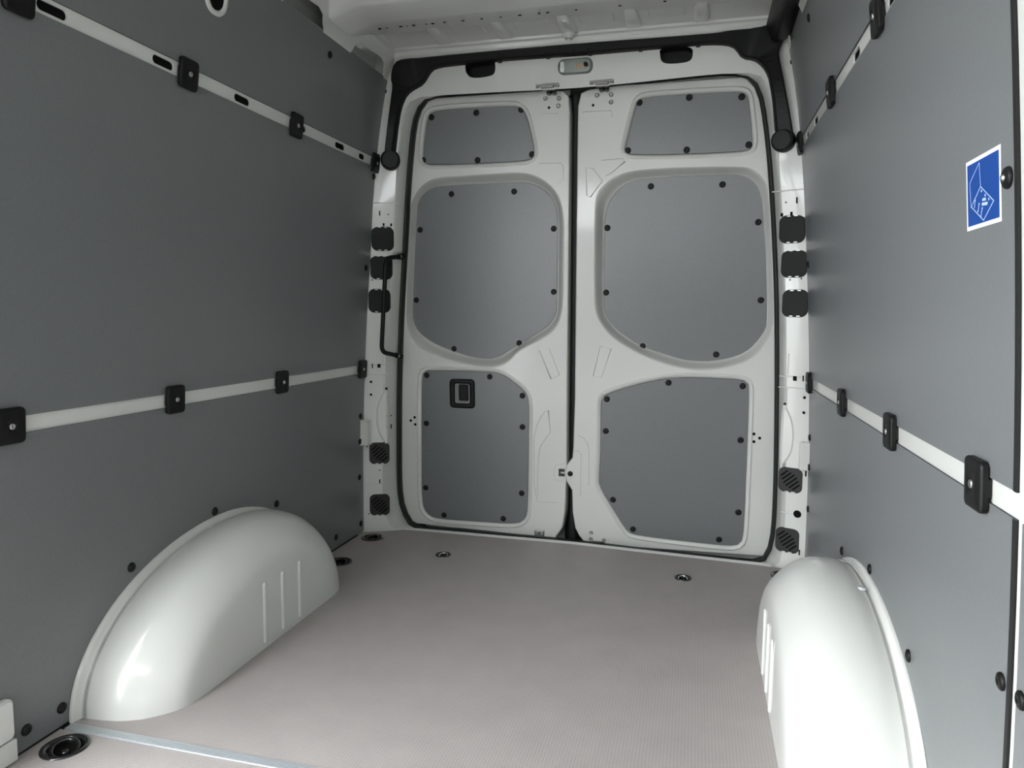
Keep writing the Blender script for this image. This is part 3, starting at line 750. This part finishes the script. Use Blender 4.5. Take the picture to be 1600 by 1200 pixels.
# ------------------------------------------------------------------ THINGS: grey lining boards on the side walls
def wall_panel(s, outline, label, screws, big=()):
    ys = [p[0] for p in outline]; zs = [p[1] for p in outline]
    segs = [((min(ys), z), (max(ys), z)) for z in [min(zs)+.1*k for k in range(1, int((max(zs)-min(zs))/.1)+1)] if z < max(zs)-.01]
    bm = bmesh.new()
    plate(bm, [Vector(p) for p in outline], [], lambda y, z: (s*W(z), y, z), lambda y, z: (s*(W(z)+.009), y, z), segs=segs, smooth=True, smat=1)
    o = obj('wall_panel', bm, [LINING, LINEDGE]); o['label'] = label; o['category'] = 'wall panel'; o['group'] = 'grey lining boards on the side walls'
    for y, z in screws: screw((s*(W(z)-.0004), y, z), wall_n(s, z), o)
    for y, z in big:
        k = screw((s*(W(z)-.0004), y, z), wall_n(s, z), o, 1.15)
        k['label'] = 'larger black screw cap with a bright screw'
        bolt((s*(W(z)-.005), y, z), wall_n(s, z), o, .55)
    return o
def arch_cut():
    a = []
    for k in range(33):
        th = math.pi-math.pi*k/32; c, q = math.cos(th), math.sin(th)
        a.append((-1.1+(.470 if c > 0 else .566)*c, max(.004, .338*q)))
    return a
def lower(yf): return [(-.119, .004), (-.119, .7065), (yf, .7065), (yf, .004)]+arch_cut()
def rect(y0, y1, z0, z1): return [(y1, z0), (y1, z1), (y0, z1), (y0, z0)]
LF = DOOR_Y1+.01; RF = -1.914
arch_scr = [(-1.13, .363), (-.797, .30), (-1.467, .305), (-1.694, .046), (-.371, .05), (-.152, .522), (-.153, .41), (-.155, .252), (-.146, .042)]
wall_panel(-1, lower(LF), 'dark grey lining board low on the left wall around the wheel arch', arch_scr+[(-1.786, .046)])
wall_panel(-1, rect(LF, -.119, .7435, 1.5735), 'broad dark grey lining board on the left wall between the two white rails', [(-.158, 1.157), (-.15, 1.534)])
lu = wall_panel(-1, rect(LF, -.119, 1.6105, 1.927), 'dark grey lining board on the left wall above the slotted rail', [(-.60, 1.868), (-.125, 1.878)])
rl = wall_panel(1, lower(RF), 'light grey lining board low on the right wall around the wheel arch', arch_scr+[(-1.895, .472)])
rm = wall_panel(1, rect(RF, -.119, .7435, 1.5735), 'broad light grey lining board on the right wall with the blue sticker', [(-.16, 1.157)], [(-1.893, 1.153)])
wall_panel(1, rect(RF, -.119, 1.6105, 1.927), 'grey lining board on the right wall above the slotted rail', [(-.55, 1.872), (-.125, 1.878)])
RB = -3.9
def edging(panel, z0, z1):
    n = 10; bm = bmesh.new()
    loft(bm, [[(W(z)-.0015, RF+.0005, z), (W(z)-.0015, RF-.0095, z), (W(z)+.012, RF-.0095, z), (W(z)+.012, RF+.0005, z)] for z in [z0+(z1-z0)*k/n for k in range(n+1)]], smooth=False, cap0=True, cap1=True)
    obj('edge_strip', bm, RUBBER, panel, label='black rubber strip along the front edge of the board')
wall_panel(1, rect(RB, -1.951, .7435, 1.5735), 'grey lining board past the white gap at the right picture edge', [(-2.5, 1.157)], [(-1.972, 1.153)])
wall_panel(1, rect(RB, -1.940, .004, .7065), 'light grey lining board low at the right edge past the narrow seam', [(-1.957, .478)])
edging(rl, .004, .7065); edging(rm, .7435, 1.5735)
# white rimmed slot in the upper left board
bm = bmesh.new(); M = frame_at((-W(1.835), -1.207, 1.835), wall_n(-1, 1.835))
o_, i_ = rrect(.092, .135, .040, 6), rrect(.062, .105, .028, 6); PP = lambda q, d: M @ Vector((q.x, q.y, d))
loft(bm, [[PP(q, 0) for q in o_], [PP(q, .006) for q in offset(o_, -.003)], [PP(q, .006) for q in offset(i_, .003)], [PP(q, .0008) for q in i_]])
obj('slot_rim', bm, WHITE, lu, label='white rim of the oval slot')
bm = bmesh.new(); loft(bm, [[PP(q, .0002) for q in i_], [PP(q, .001) for q in offset(i_, -.001)]], cap1=True, smooth=False); obj('slot_void', bm, VOID, lu)

# ------------------------------------------------------------------ THINGS: black clamps that hold the boards over the rails
def clamp_proto(s, z):
    """meshes in the local frame of the wall: plate, spacer, bolt"""
    n = wall_n(s, z); M = frame_at((0, 0, 0), n)
    bm = bmesh.new(); q = rrect(.070, .077, .012, 5)
    # waisted long sides
    q = [Vector((v.x*(1-.05*(1-(v.y/.0385)**2)), v.y)) for v in q]
    P = lambda v, h: M @ Vector((v.x, v.y, h))
    loft(bm, [[P(v, .001) for v in offset(q, -.002)], [P(v, .002) for v in q], [P(v, .009) for v in q]], smooth=False)
    loft(bm, [[P(v, .009) for v in q], [P(v, .0115) for v in offset(q, -.0015)], [P(v, .0125) for v in offset(q, -.0045)]], smooth=True)
    loft(bm, [[P(v, .0125) for v in offset(q, -.0045)], [P(v*.62, .0142) for v in q], [P(v.normalized()*.0135, .0146) for v in q], [P(v.normalized()*.0095, .0122) for v in q]], smooth=True, cap1=True)
    pl = bm
    sp = bmesh.new(); slab(sp, rrect(.058, .030, .004), M, .003, .001, -.006)
    bo = bmesh.new(); revolve(bo, [(.0068, .012), (.0066, .0145), (.005, .0155), (.0035, .0148), (0, .0148)], M, 14)
    return pl, sp, bo
LAB = {(-1, 0): ['black clamp on the lower left rail, the farthest by the door pillar', 'black clamp on the lower left rail, second from the door pillar', 'black clamp on the lower left rail, third from the door pillar', 'big black clamp on the lower left rail, cut by the left picture edge'],
       (-1, 1): ['black clamp on the slotted left rail, at the end by the door pillar', 'black clamp on the slotted left rail, second from the door pillar', 'black clamp on the slotted left rail, third from the door pillar', 'black clamp on the slotted left rail, in the top left picture corner'],
       (1, 0): ['black clamp on the lower right rail, half hidden beside the door pillar', 'black clamp on the lower right rail, second from the door pillar', 'black clamp on the lower right rail, third from the door pillar', 'biggest black clamp on the lower right rail, beside the vertical seam'],
       (1, 1): ['black clamp on the slotted right rail, at the end by the door pillar', 'black clamp on the slotted right rail, second from the door pillar', 'black clamp on the slotted right rail, cut by the top picture edge']}
YS = {0: [-.155, -.775, -1.305, -1.80], 1: [-.150, -.765, -1.295, -1.785]}
for s in (-1, 1):
    for lvl, z in ((0, .727), (1, 1.589)):
        meshes = None
        for i, lab in enumerate(LAB[(s, lvl)]):
            loc = Vector((s*(W(z)-.0005), YS[lvl][i], z))
            t = thing('panel_clamp', lab, 'clamp', loc, 'black clamps on the wall rails')
            if meshes is None:
                pl, sp, bo = clamp_proto(s, z)
                a = obj('clamp_plate', pl, BLACK, t); b = obj('spacer', sp, RUBBER, t); c = obj('bolt', bo, STEEL, t)
                c['label'] = 'bright bolt head'; meshes = (a, b, c)
            else:
                for src in meshes:
                    d = src.copy(); COL.objects.link(d); d.parent = t

# ------------------------------------------------------------------ THINGS: covers and vents in the door pillars
def pillar_M(x, z, d=0):
    s = 1 if x > 0 else -1
    nz = -.085 if z > 1.2 else 0
    return frame_at((x, y_frame(x, z)-d, z), Vector((-s*.40, -1, nz)))
def pillar_cap(x, z, label):
    M = pillar_M(x, z); t = thing('pillar_cover', label, 'cover', M.translation, 'square black covers in the door pillars')
    M = M.copy(); M.translation = (0, 0, 0)
    bm = bmesh.new(); q = rrect(.090, .098, .024, 6); slab(bm, q, M, .0035, .0015, -.004); obj('cover_plate', bm, CAPM, t)
    bm = bmesh.new(); P = lambda v, h: M @ Vector((v.x, v.y, h))
    loft(bm, [[P(v, -.001) for v in offset(q, .0025)], [P(v, .0018) for v in offset(q, .0022)], [P(v, .0018) for v in q]], smooth=False); obj('rim', bm, BLACK, t)
    for u in (-.013, .013):  # bright slivers standing in for the white gleams at the clip notches
        for v in (-.0475, .0475):
            bm = bmesh.new(); slab(bm, [Vector((u+p.x, v+p.y)) for p in rrect(.013, .0028, .001, 2)], M, .0042, .0004, .002); obj('clip_gleam', bm, STEEL, t)
names = ['topmost', 'middle', 'lowest']
for i, (x, z) in enumerate(D['caps']):
    side = 'left' if i < 3 else 'right'
    pillar_cap(x, z, 'square black cover in the %s door pillar, %s of three%s' % (side, names[i % 3], '' if i else ', above the grab handle'))
def vent(x, z, label):
    M = pillar_M(x, z); t = thing('vent_grille', label, 'vent', M.translation, 'slotted vents low in the door pillars')
    M = M.copy(); M.translation = (0, 0, 0)
    bm = bmesh.new(); q = rrect(.088, .096, .022, 6); slab(bm, q, M, .0045, .002, -.004); obj('grille_plate', bm, VENTPLASTIC, t)
    for k in range(6):
        o_ = (k-2.5)*.0135; L = .060-abs(k-2.5)*.0095
        c, sn = math.cos(math.radians(42)), math.sin(math.radians(42))
        pts = [Vector((c*p.x-sn*(p.y+o_), sn*p.x+c*(p.y+o_))) for p in rrect(L, .0062, .003, 3)]
        bm = bmesh.new(); P = lambda v, h: M @ Vector((v.x, v.y, h))
        loft(bm, [[P(v, .0046) for v in pts], [P(v, .0050) for v in offset(pts, -.0004)]], cap1=True, smooth=False); obj('slot', bm, VOID, t)
    for u in (-.011, .013):  # pale slivers painted as gleams along the lower edge, as on the covers
        bm = bmesh.new(); slab(bm, [Vector((u+p.x, -.0455+p.y)) for p in rrect(.014, .0028, .001, 2)], M, .0055, .0004, .002); obj('clip_gleam', bm, PAPER, t)
for (x, z), lab in zip(D['vents'], ['black slotted vent low in the left pillar, upper one', 'black slotted vent at the foot of the left pillar, lower one', 'grey slotted vent low in the right pillar, upper one', 'grey slotted vent at the foot of the right pillar, lower one']): vent(x, z, lab)

# ------------------------------------------------------------------ THING: black cable cover over the rear header
t = thing('cable_cover', 'black plastic cable cover along the rear header, running down both corners', 'cable cover', (0, -.13, 1.98))
T = [Vector(p) for p in D['trim']]
T = resample(chaikin(T, 1), 220)
bm = bmesh.new(); Y = lambda q, d: Vector((q.x, y_frame(q.x, q.y)-d, q.y))
I1, I2 = offset(T, -.003), offset(T, -.007)
loft(bm, [[Y(q, -.012) for q in T], [Y(q, .020) for q in T], [Y(q, .027) for q in I1], [Y(q, .030) for q in I2]])
plate(bm, I2, [], lambda x, z: (x, y_frame(x, z)-.030, z))
child(obj('cover', bm, BLACK), t)
for x, z in D['discs']:
    bm = bmesh.new(); revolve(bm, [(.041, -.006), (.041, .020), (.039, .027), (.034, .030), (.031, .029), (0, .029)], pillar_M(x, z), 36, False)
    child(obj('end_cap', bm, BLACK), t)
bm = bmesh.new(); q = rrect(.072, .085, .018, 4)
rings = []
for y, x, z, k in ((-.125, .735, 1.985, .8), (-.17, .737, 1.985, 1), (-.4, .738, 1.987, 1), (-1.0, .738, 1.987, 1), (-1.9, .738, 1.987, 1)):
    a = math.radians(20); rings.append([Vector((x+k*(v.x*math.cos(a)+v.y*math.sin(a)*-1), y, z+k*(v.x*math.sin(a)+v.y*math.cos(a)))) for v in q])
loft(bm, rings, cap0=True, cap1=True); child(obj('side_duct', bm, BLACK, label='black duct running forward along the right roof edge'), t)
for x in (-.105, .06, .25, -.30, .46):
    bm = bmesh.new(); box(bm, (x-.008, -.148, 1.957), (x+.008, -.126, 1.972), .002); child(obj('clip', bm, BLACK), t)
for x in (-.105, -.058, .002, .055):
    for z in (1.972, 1.992):
        bm = bmesh.new(); revolve(bm, [(.005, 0), (.004, .002), (0, .0026)], frame_at((x, y_frame(x, z)-.0295, z), (0, -1, 0)), 8); child(obj('pin', bm, CAPM), t)

# ------------------------------------------------------------------ THING: interior lamp on the header
lx, lz = D['lamp'][0]; lz -= .009
M = frame_at((lx, y_frame(lx, lz), lz), Vector((0, -1, -.085)))
t = thing('interior_lamp', 'small clear interior lamp with a black switch in the rear header', 'lamp', M.translation)
PP = lambda q, h: M @ Vector((q.x, q.y, h))
bm = bmesh.new(); q = rrect(.136, .058, .024, 6); slab(bm, q, M, .006, .002, -.002); child(obj('housing', bm, LAMPHOUSE), t)
bm = bmesh.new(); slab(bm, rrect(.118, .046, .016, 5), M, .0085, .001, .005); child(obj('reflector', bm, REFLECT), t)
bm = bmesh.new(); slab(bm, [Vector((v.x-.050, v.y)) for v in rrect(.016, .040, .006, 3)], M, .011, .001, .008); child(obj('end_mirror', bm, CHROME), t)
bm = bmesh.new()
for k in range(7): slab(bm, [Vector((v.x+.004+k*.0048, v.y)) for v in rrect(.0030, .016, .001, 2)], M, .0105, .0005, .008)
child(obj('bulb_strip', bm, AMBER), t)
bm = bmesh.new(); revolve(bm, [(.0085, .008), (.008, .0165), (.006, .018), (0, .018)], M @ Matrix.Translation((.042, .003, 0)), 14); child(obj('switch', bm, BLACK), t)
bm = bmesh.new(); q = rrect(.124, .052, .019, 5)
for k in range(9): slab(bm, [Vector((v.x, v.y-.021+k*.0052)) for v in rrect(.100-abs(k-4)*.004, .0012, .0005, 1)], M, .0122, .0003, .0115)
child(obj('lens_rib', bm, LENS), t)
bm = bmesh.new(); slab(bm, q, M, .0135, .004, .0125); child(obj('lens', bm, LENS), t)

# ------------------------------------------------------------------ THING: grab handle on the left pillar
m0, m1 = [Vector(p) for p in D['handle_m']]; b0, b1 = [Vector(p) for p in D['handle_b']]
t = thing('grab_handle', 'slim black grab handle standing upright beside the left door', 'handle', (b0+b1)/2)
def rounded(pts, r=.03, n=5):
    o_ = [pts[0]]
    for a, b, c in zip(pts, pts[1:], pts[2:]):
        p, q = b+(a-b).normalized()*r, b+(c-b).normalized()*r
        for k in range(n+1): u = k/n; o_.append(p*(1-u)**2+b*2*u*(1-u)+q*u*u)
    return o_+[pts[-1]]
bm = bmesh.new(); tube(bm, rounded([m0, b0, b1, m1]), .0095, 12); child(obj('bar', bm, BLACK), t)
for mm, bb in ((m0, b0), (m1, b1)):
    d = (bb-mm).normalized(); bm = bmesh.new(); tube(bm, [mm-d*.016, mm+d*.002, mm+d*.018], [.013, .013, .0115], 12); child(obj('foot', bm, BLACK), t)
    bm = bmesh.new(); revolve(bm, [(.0075, 0), (.0075, .003), (0, .004)], frame_at(mm+Vector((.004, -.012, 0)), (.5, -1, 0)), 10); child(obj('screw_head', bm, STEEL), t)

# ------------------------------------------------------------------ THINGS: lashing rings let into the floor
def lashing(x, y, r, label, rot=0):
    t = thing('lashing_ring', label, 'lashing ring', (x, y, 0), 'lashing rings in the floor')
    k = r/.05; bm = bmesh.new()
    revolve(bm, [(.050*k, .0002), (.0495*k, .0025), (.046*k, .0038), (.041*k, .003), (.038*k, -.004), (.030*k, -.012), (.012*k, -.015), (0, -.015)], Matrix(), 32)
    obj('cup', bm, BLKSTEEL, t)
    bm = bmesh.new(); pts = [Vector((.027*k*math.cos(a), .029*k*math.sin(a), -.004+.006*math.sin(a))) for a in [2*math.pi*i/24 for i in range(24)]]
    tube(bm, [Matrix.Rotation(rot, 3, 'Z') @ p for p in pts], .0048*k, 8, closed=True); obj('ring', bm, BLKSTEEL if r > .04 else CHROME, t)
    bm = bmesh.new(); revolve(bm, [(.010*k, -.014), (.010*k, -.009), (.006*k, -.006), (0, -.006)], Matrix(), 14); obj('screw_head', bm, CHROME if r < .04 else BLKSTEEL, t)
for (x, y, r), lab, rot in zip(RINGS, ['black lashing ring in the floor corner at the foot of the left pillar', 'black lashing ring in the floor corner behind the right wheel arch', 'black lashing ring in the floor right behind the left wheel arch', 'large glossy black lashing ring in the floor at the lower left picture corner', 'small lashing eye in the floor before the left door', 'small lashing eye in the floor before the right door'], (0, 0, .3, .8, 0, 0)): lashing(x, y, r, lab, rot)

# ------------------------------------------------------------------ THING: blue pictogram sticker on the right wall
yc, zc = -1.807, 1.1505
t = thing('sticker', 'blue sticker with white line drawing of a loaded van on the right wall', 'sticker', (W(zc), yc, zc))
def sw(y, z, h): return Vector((W(z)-h, y, z))
def flat(pts, h, m, name, lab=None):
    bm = bmesh.new(); loft(bm, [[sw(y, z, h-.0003) for y, z in pts], [sw(y, z, h) for y, z in pts]], cap1=True, smooth=False); return child(obj(name, bm, m, label=lab), t)
flat([(yc-.0635, zc-.0505), (yc+.0635, zc-.0505), (yc+.0635, zc+.0505), (yc-.0635, zc+.0505)], .0006, PAPER, 'backing', 'white border of the sticker')
flat([(yc-.0575, zc-.0445), (yc+.0575, zc-.0445), (yc+.0575, zc+.0445), (yc-.0575, zc+.0445)], .0010, BLUE, 'print', 'blue printed field')
K = D['sticker']
def line(a, b, w=.0011):
    (y0, z0), (y1, z1) = K[a], K[b]; d = Vector((y1-y0, z1-z0)).normalized(); n = Vector((-d.y, d.x))*w/2; e = d*w/2
    A, B = Vector((y0, z0))-e, Vector((y1, z1))+e
    flat([A+n, A-n, B-n, B+n], .0013, LINEW, 'drawn_line')
for a, b in ((0, 1), (0, 2), (2, 3)): line(a, b, .0009)
for a, b in ((1, 4), (4, 5), (5, 6), (6, 1)): line(a, b, .0014)
for a, b in ((7, 8), (9, 10), (11, 12)): line(a, b, .0016)
for a in (7, 9, 11, 12, 10): flat([Vector(K[a])+Vector((.0018*math.cos(i*math.pi/3), .0018*math.sin(i*math.pi/3))) for i in range(6)], .0014, LINEW, 'drawn_dot')
flat([K[i] for i in (13, 14, 15, 16)], .0013, LINEW, 'drawn_block'); flat([K[i] for i in (17, 18, 19, 20)], .0013, LINEW, 'drawn_block')
for a in (21, 22, 23): flat([Vector(K[a])+Vector((.002*math.cos(i*math.pi/3), .002*math.sin(i*math.pi/3))) for i in range(6)], .0013, LINEW, 'drawn_dot')

# ------------------------------------------------------------------ THING: white trim block at the lower left edge of the picture
t = thing('sill_trim', 'white plastic trim block on the left wall at the bottom left picture corner', 'trim', (-.90, -1.90, 0))
bm = bmesh.new()
Mx = frame_at((-.9165, -1.905, .098), (1, 0, 0)); slab(bm, rrect(.165, .092, .014, 4), Mx, .016, .005); child(obj('upper_block', bm, WHITE), t)
bm = bmesh.new(); slab(bm, rrect(.170, .050, .004, 2), frame_at((-.9165, -1.906, .026), (1, 0, 0)), .018, .004); child(obj('lower_block', bm, WHITE), t)
